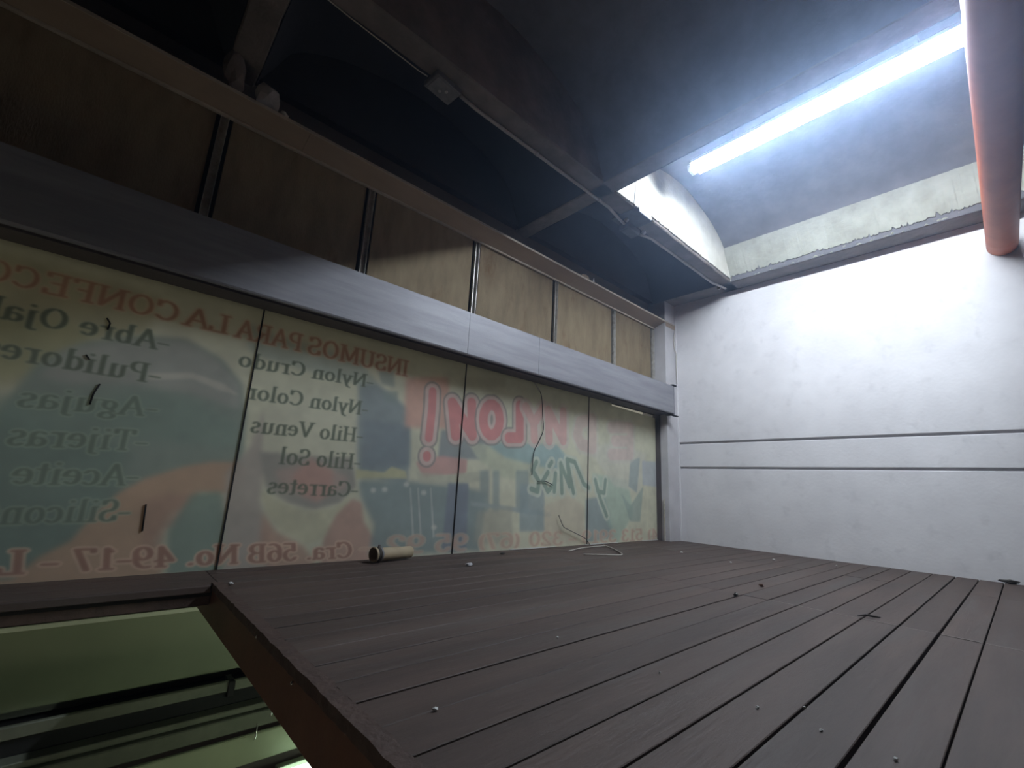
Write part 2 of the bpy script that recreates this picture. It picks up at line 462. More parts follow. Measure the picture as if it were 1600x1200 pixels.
MB().rbox(-1.56, -1.53, -.22, 1.02, -1.65, -1.59, 0.003).build('housing', M_HOUSE, ul2)
tag(MB().box(XL - .15, W + .15, YB - .15, 2.8, -2.8, -2.7).build('trim_2', M_DARK), kind='structure')

# ------------------------------------------------------------------ printed banner: picture computed texel by texel
TX0, TX1, TZ0, TZ1 = -2.0, 4.46, 0.0, 1.36
PPM = 420
TW, TH = int((TX1 - TX0) * PPM), int((TZ1 - TZ0) * PPM)
art = np.empty((TH, TW, 3), np.float32)
def srgb(c): return np.array(c, np.float32) / 255.0
gx = (np.arange(TW) + .5) / PPM + TX0
gz = (np.arange(TH) + .5) / PPM + TZ0
art[:] = srgb((206, 206, 178))
def smooth_noise(cell, seed, h=TH, w=TW):
    rs = np.random.RandomState(seed)
    gh, gw = int(h / cell) + 3, int(w / cell) + 3
    g = rs.rand(gh, gw).astype(np.float32)
    yy = np.arange(h) / cell; xx = np.arange(w) / cell
    y0 = yy.astype(int); x0 = xx.astype(int)
    fy = (yy - y0)[:, None]; fx = (xx - x0)[None, :]
    fy = fy * fy * (3 - 2 * fy); fx = fx * fx * (3 - 2 * fx)
    a = g[y0][:, x0]; b = g[y0][:, x0 + 1]; c = g[y0 + 1][:, x0]; d = g[y0 + 1][:, x0 + 1]
    return (a * (1 - fx) + b * fx) * (1 - fy) + (c * (1 - fx) + d * fx) * fy
def bp(u, v):
    q = at(u, v, 'Y', D)
    return q.x, q.z
def blur(m, k):
    if k < 1: return m
    for ax in (0, 1):
        for _ in range(2):
            c = np.cumsum(np.pad(m, [(k + 1, k) if a == ax else (0, 0) for a in (0, 1)], mode='edge'), axis=ax, dtype=np.float64)
            m = ((c[2 * k + 1:] - c[:-2 * k - 1]) if ax == 0 else (c[:, 2 * k + 1:] - c[:, :-2 * k - 1])).astype(np.float32) / (2 * k + 1)
    return m
def shape(pts, col, op=1.0, soft=4, world=False):
    P = [(p if world else bp(*p)) for p in pts]
    X = [(p[0] - TX0) * PPM for p in P]; Z = [(p[1] - TZ0) * PPM for p in P]
    pad = soft * 3 + 3
    x0, x1 = max(0, int(min(X)) - pad), min(TW, int(max(X)) + pad)
    z0, z1 = max(0, int(min(Z)) - pad), min(TH, int(max(Z)) + pad)
    if x1 <= x0 or z1 <= z0: return
    xx = np.arange(x0, x1)[None, :] + .5; zz = np.arange(z0, z1)[:, None] + .5
    ins = np.zeros((z1 - z0, x1 - x0), bool)
    n = len(P)
    for i in range(n):
        xa, za, xb, zb = X[i], Z[i], X[(i + 1) % n], Z[(i + 1) % n]
        if za == zb: continue
        ins ^= ((za > zz) != (zb > zz)) & (xx < (xb - xa) * (zz - za) / (zb - za) + xa)
    m = blur(ins.astype(np.float32), soft)[..., None] * op
    art[z0:z1, x0:x1] = art[z0:z1, x0:x1] * (1 - m) + srgb(col) * m
def ell(u, v, ru, rv, col, op=1.0, soft=3):
    shape([(u + ru * math.cos(a * math.pi / 8), v + rv * math.sin(a * math.pi / 8)) for a in range(16)], col, op, soft)

TEAL, TEALD, NAVY = (112, 138, 125), (96, 122, 112), (110, 125, 135)
SKIN, SKIND, CREAM, OLIVE = (186, 150, 120), (160, 122, 104), (205, 205, 180), (158, 156, 112)
# left: olive field, grey cap dome, teal sleeve/machine body
shape([(-140, 395), (0, 395), (130, 430), (250, 465), (230, 520), (120, 540), (40, 600), (-140, 620)], (172, 168, 130), .9, 8)
shape([(-140, 500), (60, 490), (150, 520), (110, 560), (30, 590), (-140, 600)], OLIVE, .8, 8)
shape([(30, 600), (60, 565), (130, 535), (220, 525), (290, 530), (345, 560), (378, 600), (385, 650), (378, 735), (300, 738), (230, 760), (180, 800), (110, 860), (60, 905), (-140, 915), (-140, 640), (0, 640)], (126, 142, 130), 1, 5)
shape([(100, 545), (200, 530), (290, 532), (340, 560), (375, 600), (376, 640), (300, 615), (200, 600), (110, 600), (60, 590)], (160, 160, 152), .8, 6)
shape([(-140, 640), (-10, 640), (200, 700), (180, 800), (110, 860), (60, 905), (-140, 915)], TEALD, .75, 10)
shape([(-140, 610), (40, 620), (130, 625), (230, 615), (300, 625), (370, 660), (372, 700), (250, 690), (100, 680), (-140, 660)], TEAL, .6, 8)
shape([(230, 583), (300, 582), (350, 600), (374, 618), (350, 612), (300, 592), (232, 594)], (200, 196, 180), .7, 2)
# raised arm
shape([(20, 905), (60, 870), (110, 845), (145, 805), (185, 770), (225, 748), (290, 728), (330, 721), (375, 722), (386, 740), (372, 765), (340, 772), (310, 768), (300, 790), (265, 800), (240, 845), (255, 880), (250, 900), (-140, 925), (-140, 912)], SKIN, .95, 4)
shape([(225, 780), (260, 770), (300, 772), (290, 810), (258, 830), (240, 880), (215, 880), (222, 820)], (170, 132, 112), .7, 5)
shape([(300, 772), (345, 768), (352, 800), (348, 895), (260, 895), (262, 830)], TEAL, .85, 5)
# seated figure in the middle
shape([(380, 500), (420, 520), (560, 560), (590, 600), (572, 640), (560, 600), (410, 560), (388, 545)], (150, 165, 155), .7, 6)
shape([(352, 740), (390, 700), (412, 640), (420, 700), (405, 780), (420, 850), (430, 895), (350, 895)], (170, 160, 150), .9, 5)
shape([(415, 640), (440, 622), (520, 620), (555, 640), (562, 720), (548, 755), (500, 775), (440, 770), (408, 715)], (206, 206, 180), 1, 4)
shape([(405, 705), (470, 712), (550, 715), (556, 760), (530, 785), (492, 796), (450, 785), (415, 762)], (140, 135, 128), .85, 4)
shape([(430, 735), (480, 722), (545, 745), (540, 765), (500, 775), (440, 768)], (176, 150, 138), .8, 5)
shape([(455, 745), (485, 715), (520, 735), (520, 770), (495, 785), (470, 775)], (190, 140, 126), .8, 5)
shape([(408, 768), (430, 782), (480, 800), (520, 795), (545, 780), (535, 815), (510, 840), (480, 850), (440, 830), (415, 800)], (200, 198, 165), 1, 3)
shape([(410, 800), (430, 830), (475, 855), (500, 895), (420, 895), (405, 850)], (182, 138, 116), .8, 5)
shape([(505, 845), (525, 805), (550, 780), (565, 785), (568, 815), (580, 835), (600, 850), (612, 890), (500, 895)], (186, 146, 128), .95, 4)
# shelves, machines and people behind
shape([(562, 600), (590, 600), (640, 640), (640, 700), (636, 760), (560, 742), (558, 680)], (128, 142, 145), 1, 6)
shape([(568, 655), (640, 665), (640, 730), (565, 735)], NAVY, .8, 6)
shape([(556, 733), (600, 738), (612, 729), (634, 736), (636, 748), (556, 748)], (190, 188, 140), .9, 2)
shape([(590, 575), (615, 580), (617, 605), (596, 600)], (130, 145, 140), .7, 4)
shape([(597, 612), (622, 612), (620, 633), (602, 628)], (120, 138, 134), .7, 4)
shape([(634, 590), (700, 590), (706, 670), (632, 668)], (205, 150, 132), .85, 6)
shape([(690, 672), (760, 678), (760, 718), (684, 716)], (120, 130, 136), .85, 4)
shape([(650, 722), (690, 712), (730, 718), (728, 740), (660, 745)], (196, 138, 134), .8, 3)
shape([(560, 750), (700, 755), (760, 770), (750, 860), (575, 868), (585, 820), (565, 780)], (116, 136, 138), .9, 6)
shape([(650, 738), (700, 742), (760, 735), (755, 750), (700, 762), (655, 755)], (178, 180, 158), .7, 3)
shape([(700, 755), (732, 755), (728, 862), (690, 862)], (106, 118, 136), .9, 3)
for u in (640, 652, 672): shape([(u, 762), (u + 2, 762), (u + 7, 840), (u + 4, 840)], (196, 200, 192), .7, 1)
for u, v in ((583, 766), (601, 765), (635, 757), (662, 770), (678, 824)): ell(u, v, 4.5, 4, (205, 208, 196), .8, 2)
# right: sewing machines over pale ground
shape([(730, 690), (800, 700), (860, 730), (870, 760), (780, 745), (745, 715)], (190, 198, 168), .8, 4)
shape([(755, 690), (870, 695), (900, 730), (870, 735), (790, 715)], (132, 168, 172), .8, 5)
for u, w in ((750, 14), (770, 10), (806, 20)): shape([(u, 735), (u + w, 735), (u + w, 800), (u, 800)], (130, 148, 146), .75, 4)
shape([(735, 783), (860, 800), (862, 808), (735, 790)], (150, 165, 165), .8, 2)
shape([(812, 755), (850, 760), (852, 830), (812, 830)], (132, 152, 156), .8, 4)
shape([(745, 800), (800, 790), (800, 850), (740, 850)], (158, 158, 140), .6, 6)
shape([(850, 790), (890, 775), (912, 790), (912, 850), (850, 850)], (200, 190, 164), .8, 5)
shape([(915, 780), (945, 775), (960, 840), (915, 848)], (130, 150, 154), .85, 4)
shape([(925, 740), (980, 750), (990, 800), (965, 850), (940, 800)], (158, 190, 172), .7, 6)
shape([(918, 700), (960, 690), (1010, 710), (1000, 770), (960, 760)], (206, 206, 190), .7, 6)
shape([(985, 720), (1000, 715), (995, 770), (982, 760)], (136, 156, 160), .7, 3)
shape([(970, 770), (985, 790), (1005, 760), (1000, 815), (985, 815)], (136, 160, 152), .7, 3)
shape([(1003, 720), (1032, 722), (1034, 762), (1004, 758)], (168, 180, 196), .7, 3)
shape([(720, 590), (790, 590), (790, 606), (720, 604)], (170, 166, 134), .5, 4)

# ---- a small thick-and-thin serif alphabet drawn with a flat nib (units: 1/100 em)
def A_(cx, cy, rx, ry, a0, a1, n=14):
    return [(cx + rx * math.cos(math.radians(a0 + (a1 - a0) * i / n)), cy + ry * math.sin(math.radians(a0 + (a1 - a0) * i / n))) for i in range(n + 1)]
def S_(x, y, w=9): return [(x - w, y), (x + w, y)]
O70 = A_(34, 35, 26, 34, 0, 360)
G = {
 'A': (64, [(6, 0), (31, 69), (57, 0)], [(16, 24), (47, 24)], S_(6, 0, 7), S_(57, 0, 8)),
 'B': (58, [(14, 0), (14, 69)], [(6, 69), (30, 69)] + A_(30, 52, 18, 17, 90, -90) + [(14, 35)], [(28, 35)] + A_(30, 17.5, 21, 17.5, 90, -90) + [(6, 0)]),
 'C': (64, A_(36, 35, 28, 34, 45, 315), [(56, 68), (56, 50)]),
 'D': (66, [(14, 0), (14, 69)], [(6, 69), (28, 69)] + A_(28, 34.5, 30, 34.5, 90, -90) + [(6, 0)]),
 'E': (56, [(14, 0), (14, 69)], [(6, 69), (48, 69), (48, 58)], [(6, 0), (50, 0), (50, 13)], [(14, 36), (36, 36)]),
 'F': (54, [(14, 0), (14, 69)], [(6, 69), (48, 69), (48, 58)], [(14, 36), (36, 36)], S_(14, 0)),
 'H': (70, [(14, 0), (14, 69)], [(56, 0), (56, 69)], [(14, 35), (56, 35)], S_(14, 0), S_(14, 69), S_(56, 0), S_(56, 69)),
 'I': (32, [(16, 0), (16, 69)], S_(16, 0), S_(16, 69)),
 'L': (54, [(14, 0), (14, 69)], [(6, 0), (50, 0), (50, 15)], S_(14, 69)),
 'M': (82, [(10, 0), (12, 69), (40, 8), (68, 69), (70, 0)], S_(10, 0, 7), S_(70, 0), S_(12, 69, 7), S_(69, 69, 7)),
 'N': (70, [(12, 0), (12, 69), (58, 2), (58, 69)], S_(12, 0, 7), S_(10, 69, 8), S_(58, 69, 7)),
 'O': (68, O70),
 'P': (58, [(14, 0), (14, 69)], [(6, 69), (32, 69)] + A_(32, 51, 18, 18, 90, -90) + [(14, 33)], S_(14, 0)),
 'R': (64, [(14, 0), (14, 69)], [(6, 69), (32, 69)] + A_(32, 51, 18, 18, 90, -90) + [(14, 33)], [(30, 33), (52, 0)], S_(14, 0), S_(55, 0, 6)),
 'S': (52, A_(26, 51, 18, 18, 30, 270) + A_(26, 17, 19, 17, 90, -150), [(43, 66), (43, 54)], [(7, 16), (7, 3)]),
 'T': (60, [(30, 0), (30, 69)], [(6, 56), (6, 69), (54, 69), (54, 56)], S_(30, 0)),
 'U': (68, [(14, 69), (14, 24)] + A_(34, 22, 20, 22, 180, 360) + [(54, 69)], S_(14, 69), S_(54, 69, 7)),
 'V': (66, [(8, 69), (33, 2), (58, 69)], S_(8, 69, 8), S_(58, 69, 7)),
 'a': (46, A_(22, 34, 14, 12, 150, 0) + [(36, 6), (42, 0)], A_(22, 14, 15, 13, 60, 340)),
 'b': (52, [(13, 2), (13, 71), (6, 71)], A_(28, 23, 17, 23, 140, -140)),
 'c': (44, A_(26, 23, 18, 23, 40, 315)),
 'd': (52, [(38, 71), (38, 0), (45, 0)], A_(24, 23, 17, 23, 40, 320), [(31, 71), (38, 71)]),
 'e': (46, [(8, 26), (41, 26)] + A_(25, 24, 17, 22, 5, 315)),
 'g': (48, A_(22, 30, 14, 15, 0, 360), [(34, 44), (44, 46)], [(16, 15), (10, 6), (34, 2)] + A_(24, -9, 17, 9, 60, -240)),
 'h': (54, [(13, 0), (13, 71), (6, 71)], A_(28, 30, 14, 16, 150, 0) + [(42, 0)], S_(13, 0), S_(42, 0)),
 'i': (28, [(7, 46), (14, 46), (14, 0)], S_(14, 0), [(14, 63), (14, 66)]),
 'j': (28, [(8, 46), (16, 46), (16, -8)] + A_(7, -8, 9, 9, 0, -120), [(16, 63), (16, 66)]),
 'l': (28, [(7, 71), (14, 71), (14, 0)], S_(14, 0)),
 'n': (54, [(6, 46), (13, 46), (13, 0)], A_(28, 30, 14, 16, 150, 0) + [(42, 0)], S_(13, 0), S_(42, 0)),
 'o': (50, A_(25, 23, 18, 23, 0, 360)),
 'r': (40, [(6, 46), (14, 46), (14, 0)], A_(28, 32, 13, 14, 160, 60), S_(14, 0)),
 's': (40, A_(20, 35, 12, 11, 30, 270) + A_(20, 12, 13, 12, 90, -150)),
 't': (32, [(14, 62), (14, 10)] + A_(22, 9, 8, 9, 180, 300), [(5, 46), (28, 46)]),
 'u': (54, [(6, 46), (13, 46), (13, 16)] + A_(27, 15, 14, 15, 180, 330), [(34, 46), (41, 46), (41, 0), (48, 0)]),
 'y': (50, [(8, 46), (25, 4)], [(42, 46), (22, -14), (10, -18)], S_(8, 46, 7), S_(42, 46, 6)),
 '0': (52, A_(26, 35, 18, 34, 0, 360)),
 '1': (40, [(10, 58), (20, 69), (20, 0)], S_(20, 0, 11)),
 '2': (50, A_(25, 50, 17, 19, 170, -30) + [(8, 2), (44, 2), (44, 12)]),
 '3': (50, A_(24, 52, 15, 17, 150, -80) + A_(24, 18, 18, 18, 80, -160)),
 '4': (52, [(36, 0), (36, 69), (6, 20), (47, 20)], S_(36, 0, 9)),
 '5': (50, [(42, 69), (14, 69), (12, 40)] + A_(24, 22, 19, 22, 120, -150)),
 '6': (52, A_(32, 40, 24, 29, 70, 180) + A_(26, 21, 18, 21, 180, -180)),
 '7': (50, [(8, 58), (8, 68), (44, 68), (22, 0)]),
 '9': (52, A_(20, 29, 24, 29, 250, 360) + A_(26, 48, 18, 21, 0, 360)),
 '.': (24, [(12, 3), (12, 5)]), '-': (34, [(5, 24), (29, 24)]), '!': (30, [(15, 22), (15, 70)], [(15, 2), (15, 5)]),
 '(': (30, A_(34, 30, 20, 40, 125, 235)), ')': (30, A_(-4, 30, 20, 40, 55, -55)), ' ': (26,),
}
def draw_text(txt, pr, pl, cap, fill, halo=None, nib=(7.5, 2.6), hw=5.0, op=.9, hop=.8, slant=0.0, gap=3, bolt=0, core=None):
    """txt is read from the street, so it runs from the right (pr) to the left (pl) seen from inside; cap = capital height in metres"""
    x0, z0 = pr; x1, z1 = pl
    tot = sum(G[c][0] + gap for c in txt)
    sx = (x0 - x1) / tot
    sz = cap / 69.0
    pen = 0.0
    jobs = []
    for c in txt:
        g = G[c]
        for st in g[1:]:
            jobs.append([(p[0] + pen + slant * p[1], p[1]) for p in st])
        pen += g[0] + gap
    for phase in (0, 1, 2):
        if phase == 0 and halo is None: continue
        if phase == 2 and core is None: continue
        col = srgb((halo, fill, core)[phase]); o = (hop, op, op)[phase]
        if phase == 0: nx, ny = nib[0] + hw, nib[1] + hw
        elif phase == 1: nx, ny = nib
        else: nx, ny = nib[0] * .55, nib[1] * .55
        acc = None
        # one coverage map for the whole line so that joins do not double up
        X0 = max(0, int((min(x0, x1) - .06 - TX0) * PPM)); X1 = min(TW, int((max(x0, x1) + .06 - TX0) * PPM))
        zlo = min(z0, z1) - 26 * sz - .03; zhi = max(z0, z1) + 78 * sz + .03
        Z0 = max(0, int((zlo - TZ0) * PPM)); Z1 = min(TH, int((zhi - TZ0) * PPM))
        if X1 <= X0 or Z1 <= Z0: return
        acc = np.zeros((Z1 - Z0, X1 - X0), np.float32)
        for st in jobs:
            P = []
            for gxp, gzp in st:
                wx = x0 - gxp * sx
                t = (x0 - wx) / (x0 - x1)
                P.append((wx, z0 + (z1 - z0) * t + gzp * sz))
            kx, kz = nx * sx, ny * sz
            bx0 = max(X0, int((min(p[0] for p in P) - kx * 1.6 - TX0) * PPM) - 2); bx1 = min(X1, int((max(p[0] for p in P) + kx * 1.6 - TX0) * PPM) + 3)
            bz0 = max(Z0, int((min(p[1] for p in P) - kz * 1.8 - TZ0) * PPM) - 2); bz1 = min(Z1, int((max(p[1] for p in P) + kz * 1.8 - TZ0) * PPM) + 3)
            if bx1 <= bx0 or bz1 <= bz0: continue
            xx = (gx[bx0:bx1][None, :]) / kx; zz = (gz[bz0:bz1][:, None]) / kz
            best = np.full((bz1 - bz0, bx1 - bx0), 9.0, np.float32)
            for (ax_, az_), (bx_, bz_) in zip(P, P[1:]):
                ax_, bx_, az_, bz_ = ax_ / kx, bx_ / kx, az_ / kz, bz_ / kz
                dx, dz = bx_ - ax_, bz_ - az_
                l2 = dx * dx + dz * dz + 1e-9
                t = np.clip(((xx - ax_) * dx + (zz - az_) * dz) / l2, 0, 1)
                d = np.hypot(xx - ax_ - t * dx, zz - az_ - t * dz)
                np.minimum(best, d, out=best)
            cov = np.clip((1 - best) * min(kx, kz) * PPM * 1.2 + .5, 0, 1)
            sub = acc[bz0 - Z0:bz1 - Z0, bx0 - X0:bx1 - X0]
            np.maximum(sub, cov, out=sub)
        m = acc[..., None] * o
        art[Z0:Z1, X0:X1] = art[Z0:Z1, X0:X1] * (1 - m) + col * m

def line(txt, ur, vr, ul, vl, cap_px, **kw):
    a, b = bp(ur, vr), bp(ul, vl)
    um, vm = (ur + ul) / 2, (vr + vl) / 2
    cap = bp(um, vm - cap_px)[1] - bp(um, vm)[1]
    draw_text(txt, a, b, cap, **kw)

PALE = (176, 188, 168)
INK = (62, 74, 54)
RED, REDH = (150, 84, 58), (206, 172, 142)
for args in (('INSUMOS', 637, 588, 478, 551, 25), ('PARA', 470, 549, 366, 525, 27), ('LA', 356, 522, 285, 506, 28),
             ('CONFE', 277, 504, 62, 455, 31), ('CCION', 58, 454, -175, 400, 34)):
    line(*args, fill=RED, halo=REDH, nib=(6, 2.8), hw=6, op=.75, hop=.6)
line('-Abre Ojales', 262, 549, -95, 478, 31, fill=INK, halo=PALE, hw=2.5, hop=.35)
line('-Pulidores', 248, 600, -35, 553, 31, fill=INK, halo=PALE, hw=3, hop=.4)
line('-Agujas', 244, 651, 22, 635, 31, fill=(82, 102, 84), halo=(170, 190, 166), hw=4, hop=.6)
line('-Tijeras', 228, 704, 6, 695, 33, fill=(82, 102, 84), halo=(170, 190, 166), hw=4.5, hop=.6)
line('-Aceite', 214, 758, 14, 756, 34, fill=(82, 102, 84), halo=(170, 190, 166), hw=4.5, hop=.6)
line('-Silicona', 200, 813, -40, 820, 35, fill=(82, 102, 84), halo=(170, 186, 162), hw=4.5, hop=.6)
line('-Nylon Crudo', 582, 606, 370, 571, 21, fill=INK, halo=PALE, hw=2.0, hop=.3, nib=(6.5, 2.4))
line('-Nylon Color', 574, 649, 383, 622, 22, fill=INK, halo=PALE, hw=2.0, hop=.3, nib=(6.5, 2.4))
line('-Hilo Venus', 566, 691, 389, 675, 23, fill=INK, nib=(6.5, 2.4))
line('-Hilo Sol', 562, 733, 434, 724, 24, fill=INK, nib=(6.5, 2.4))
line('-Carretes', 558, 776, 415, 771, 24, fill=INK, nib=(6.5, 2.4))
line('Cra. 56B No. 49-17 - L', 550, 871, -10, 898, 30, fill=(150, 98, 78), halo=(220, 186, 160), nib=(8, 3.6), hw=7, op=.9, hop=.85, slant=.12)
line('(4) 513 3919 - 320 (67) 95 92 -', 1035, 842, 560, 868, 22, fill=(190, 150, 128), halo=(212, 186, 160), nib=(6, 3.2), hw=6, op=.6, hop=.55)
# big rounded red word and the green script
def fat(strokes, wd, fills):
    for (k, col, o) in fills:
        for st in strokes:
            draw_stroke([bp(*p) for p in st], wd + k, col, o)
def draw_stroke_cov(P, rad, acc, X0, Z0):
    xx = gx[X0:X0 + acc.shape[1]][None, :]; zz = gz[Z0:Z0 + acc.shape[0]][:, None]
    for (ax_, az_), (bx_, bz_) in zip(P, P[1:]):
        dx, dz = bx_ - ax_, bz_ - az_
        t = np.clip(((xx - ax_) * dx + (zz - az_) * dz) / (dx * dx + dz * dz + 1e-9), 0, 1)
        d = np.hypot(xx - ax_ - t * dx, zz - az_ - t * dz)
        np.maximum(acc, np.clip((rad - d) * PPM + .5, 0, 1), out=acc)
def fat(strokes, rad, layers):
    S = [[bp(*p) for p in st] for st in strokes]
    al = [p for st in S for p in st]
    pad = rad + .06
    X0 = max(0, int((min(p[0] for p in al) - pad - TX0) * PPM)); X1 = min(TW, int((max(p[0] for p in al) + pad - TX0) * PPM))
    Z0 = max(0, int((min(p[1] for p in al) - pad - TZ0) * PPM)); Z1 = min(TH, int((max(p[1] for p in al) + pad - TZ0) * PPM))
    for extra, col, o in layers:
        acc = np.zeros((Z1 - Z0, X1 - X0), np.float32)
        for st in S: draw_stroke_cov(st, rad + extra, acc, X0, Z0)
        m = acc[..., None] * o
        art[Z0:Z1, X0:X1] = art[Z0:Z1, X0:X1] * (1 - m) + srgb(col) * m
PK = (206, 112, 112)
lay = [(.040, (134, 126, 120), .8), (.026, (214, 186, 178), .9), (0, PK, .85)]
fat([[(676, 612), (675, 640), (670, 684)], [(667, 712), (667, 714)]], .030, lay)
NYL = [[(712, 680), (707, 630)], [(707, 630), (738, 680)], [(738, 680), (737, 630)]]
fat(NYL, .040, lay)
fat([[(768 + 13 * math.cos(a * math.pi / 7), 656 + 24 * math.sin(a * math.pi / 7)) for a in range(15)]], .040, lay)
fat([[(812, 634), (812, 684), (795, 684)]], .042, lay)
fat([[(822, 636), (834, 662), (848, 638)], [(834, 662), (835, 686)]], .040, [(.034, (206, 190, 180), .8), (0, (214, 146, 142), .6)])
fat([[(858, 688), (857, 642), (880, 688), (880, 644)]], .044, [(.034, (208, 196, 184), .7), (0, (216, 150, 148), .65)])
fat([[(926, 655), (926, 700)], [(926, 655), (906, 660), (902, 680), (908, 694), (926, 700)]], .055, [(.03, (206, 200, 190), .5), (0, (214, 178, 172), .5)])
fat([[(985, 668), (985, 710)], [(985, 668), (955, 668)], [(985, 689), (960, 689)], [(985, 710), (955, 710)]], .055, [(.03, (206, 200, 190), .5), (0, (216, 182, 178), .5)])
GR = [(.026, (196, 206, 188), .85), (0, (112, 140, 124), .85)]
fat([[(838, 722), (832, 735), (842, 752), (840, 768), (830, 764)], [(856, 738), (848, 752), (856, 768), (866, 756), (868, 740), (866, 768)], [(858, 728), (862, 722)],
     [(878, 770), (876, 724), (890, 760), (886, 718), (898, 722), (912, 756), (920, 762)], [(886, 718), (896, 770)]], .020, GR)
fat([[(930, 750), (934, 768), (944, 770), (946, 750)], [(930, 750), (938, 780), (948, 806)]], .020, GR)

# faded, dirty print: olive tint towards the top, fine vertical weave
fn = smooth_noise(PPM * .12, 5) * .6 + smooth_noise(PPM * .035, 6) * .4
art *= (0.90 + 0.16 * fn)[..., None]
top = np.clip((gz[:, None] - 1.10 + .10 * smooth_noise(PPM * .06, 9)) / .22, 0, 1) * .22
art = art * (1 - top[..., None]) + srgb((150, 140, 90)) * top[..., None]
mean = srgb((176, 176, 150))
art = art * .94 + mean * .06
art = 1 - (1 - np.clip(art, 0, 1)) * 0.90
art = np.clip(art * np.array([1.0, 1.0, 1.01], np.float32), 0, 1)
art = np.stack([blur(np.ascontiguousarray(art[..., c]), 1) for c in range(3)], -1)
img = bpy.data.images.new('banner_print', TW, TH, alpha=False)
px = np.ones((TH, TW, 4), np.float32); px[..., :3] = art
img.pixels.foreach_set(px.ravel())
img.update(); img.pack()

M_BAN = bpy.data.materials.new('backlit_print'); M_BAN.use_nodes = True
nt = M_BAN.node_tree; N = nt.nodes; L = nt.links
for nn in list(N): N.remove(nn)
out = N.new('ShaderNodeOutputMaterial'); ti = N.new('ShaderNodeTexImage'); ti.image = img
uvn = N.new('ShaderNodeUVMap'); uvn.uv_map = 'print'
L.new(uvn.outputs[0], ti.inputs[0])
dif = N.new('ShaderNodeBsdfDiffuse'); trn = N.new('ShaderNodeBsdfTranslucent'); mix = N.new('ShaderNodeMixShader')
mix.inputs[0].default_value = 0.22
milk = N.new('ShaderNodeMix'); milk.data_type = 'RGBA'; milk.inputs['Factor'].default_value = 0.14
milk.inputs['B'].default_value = (0.72, 0.74, 0.68, 1)
L.new(ti.outputs[0], milk.inputs['A']); L.new(milk.outputs['Result'], dif.inputs[0]); L.new(ti.outputs[0], trn.inputs[0])
L.new(dif.outputs[0], mix.inputs[1]); L.new(trn.outputs[0], mix.inputs[2]); L.new(mix.outputs[0], out.inputs[0])

ban = empty('shop_banner', (1.3, D, 0.0), 'translucent printed banner seen from behind, mirrored lettering, daylight through it', 'banner')
SEAMS = [-2.0, -0.86, 0.51, 1.85, 3.26, 4.44]
for i, (a, b) in enumerate(zip(SEAMS, SEAMS[1:])):
    zt = 1.36 if i < 4 else None
    if zt: quad = [(a, 0.0), (b, 0.0), (b, zt), (a, zt)]
    else: quad = [(a, 0.0), (b, 0.0), (b, 1.262), (3.62, 1.278), (3.60, 1.36), (a, 1.36)]   # right-hand panel leaves a slit of daylight
    me = bpy.data.meshes.new('banner_panel')
    q = [(x - 1.3, 0, z) for x, z in quad]
    me.from_pydata(q, [], [tuple(range(len(q)))])
    uv = me.uv_layers.new(name='print')
    for k, lp_ in enumerate(me.loops):
        x, z = quad[lp_.vertex_index]
        uv.data[k].uv = ((x - TX0) / (TX1 - TX0), (z - TZ0) / (TZ1 - TZ0))
    me.materials.append(M_BAN)
    o = bpy.data.objects.new('banner_panel', me); o.parent = ban; COL.objects.link(o)
for s_ in SEAMS[1:-1]:
    MB().box(s_ - .0035, s_ + .0035, D - .006, D - .001, 0, 1.34).build('seam', M_BLACK, ban)
MB().box(XL, 4.44, D + .004, D + .03, 1.30, 1.52).build('top_batten', M_BLACK, ban)
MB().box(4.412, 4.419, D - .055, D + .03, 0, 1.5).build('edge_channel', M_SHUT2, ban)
MB().rbox(4.400, 4.408, D - .10, D - .085, 0.0, 0.42, .001).build('edge_strip', M_STUD, ban)
for a, b in ((2.35, 2.85), (3.22, 3.7), (4.1, 4.40)):      # pale sealant along the foot
    MB().tube([(a + (b - a) * i / 12, D - .012 + rnd.uniform(-.004, .004), .003) for i in range(13)], .004, 6).build('sealant', M_CHIP, ban)
# cuts and scratches in the sheet
for pts_ in ([(134, 590 - 36), (140, 598 - 36)], [(156, 600), (146, 615), (140, 632)], [(167, 497), (172, 505), (168, 515)], [(228, 788), (222, 830)]):
    P = [at(u, v, 'Y', D - .004) for u, v in pts_]
    MB().tube(P, .0035, 5).build('tear', M_BLACK, ban)

# ------------------------------------------------------------------ shutter box above the banner
sb = empty('roller_shutter_box', (1.3, 2.45, 1.29), 'long grey sheet-metal shutter box running above the banner', 'shutter box')
ZB0, ZB1, YF = 1.285, 1.585, 2.35
for a, b in ((XL, 1.68), (1.68, 2.35), (2.35, 4.385)):
    pr = [(YF, ZB1), (YF, ZB0 + .012), (YF + .004, ZB0 + .004), (YF + .014, ZB0), (YF + .014, ZB0 + .012), (YF + .012, ZB1 - .01), (2.60, ZB1 - .01), (2.60, ZB1)]
    MB().prism(pr, 'X', a + .0012, b - .0012).build('cover_sheet', M_SHUT, sb)
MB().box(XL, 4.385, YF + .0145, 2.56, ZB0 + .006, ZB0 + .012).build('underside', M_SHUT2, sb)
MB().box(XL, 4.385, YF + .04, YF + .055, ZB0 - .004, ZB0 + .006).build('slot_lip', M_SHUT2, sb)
MB().rbox(4.386, 4.394, YF - .004, 2.45, ZB0 - .015, ZB1 + .015, .002).build('end_plate', M_SHUT, sb)
MB().rbox(4.36, 4.43, YF - .012, YF + .03, ZB1 + .001, ZB1 + .016, .002).build('bracket', M_BLACK, sb)
MB().rbox(4.36, 4.45, YF - .012, YF + .02, ZB0 - .022, ZB0 - .012, .002).build('bracket', M_BLACK, sb)
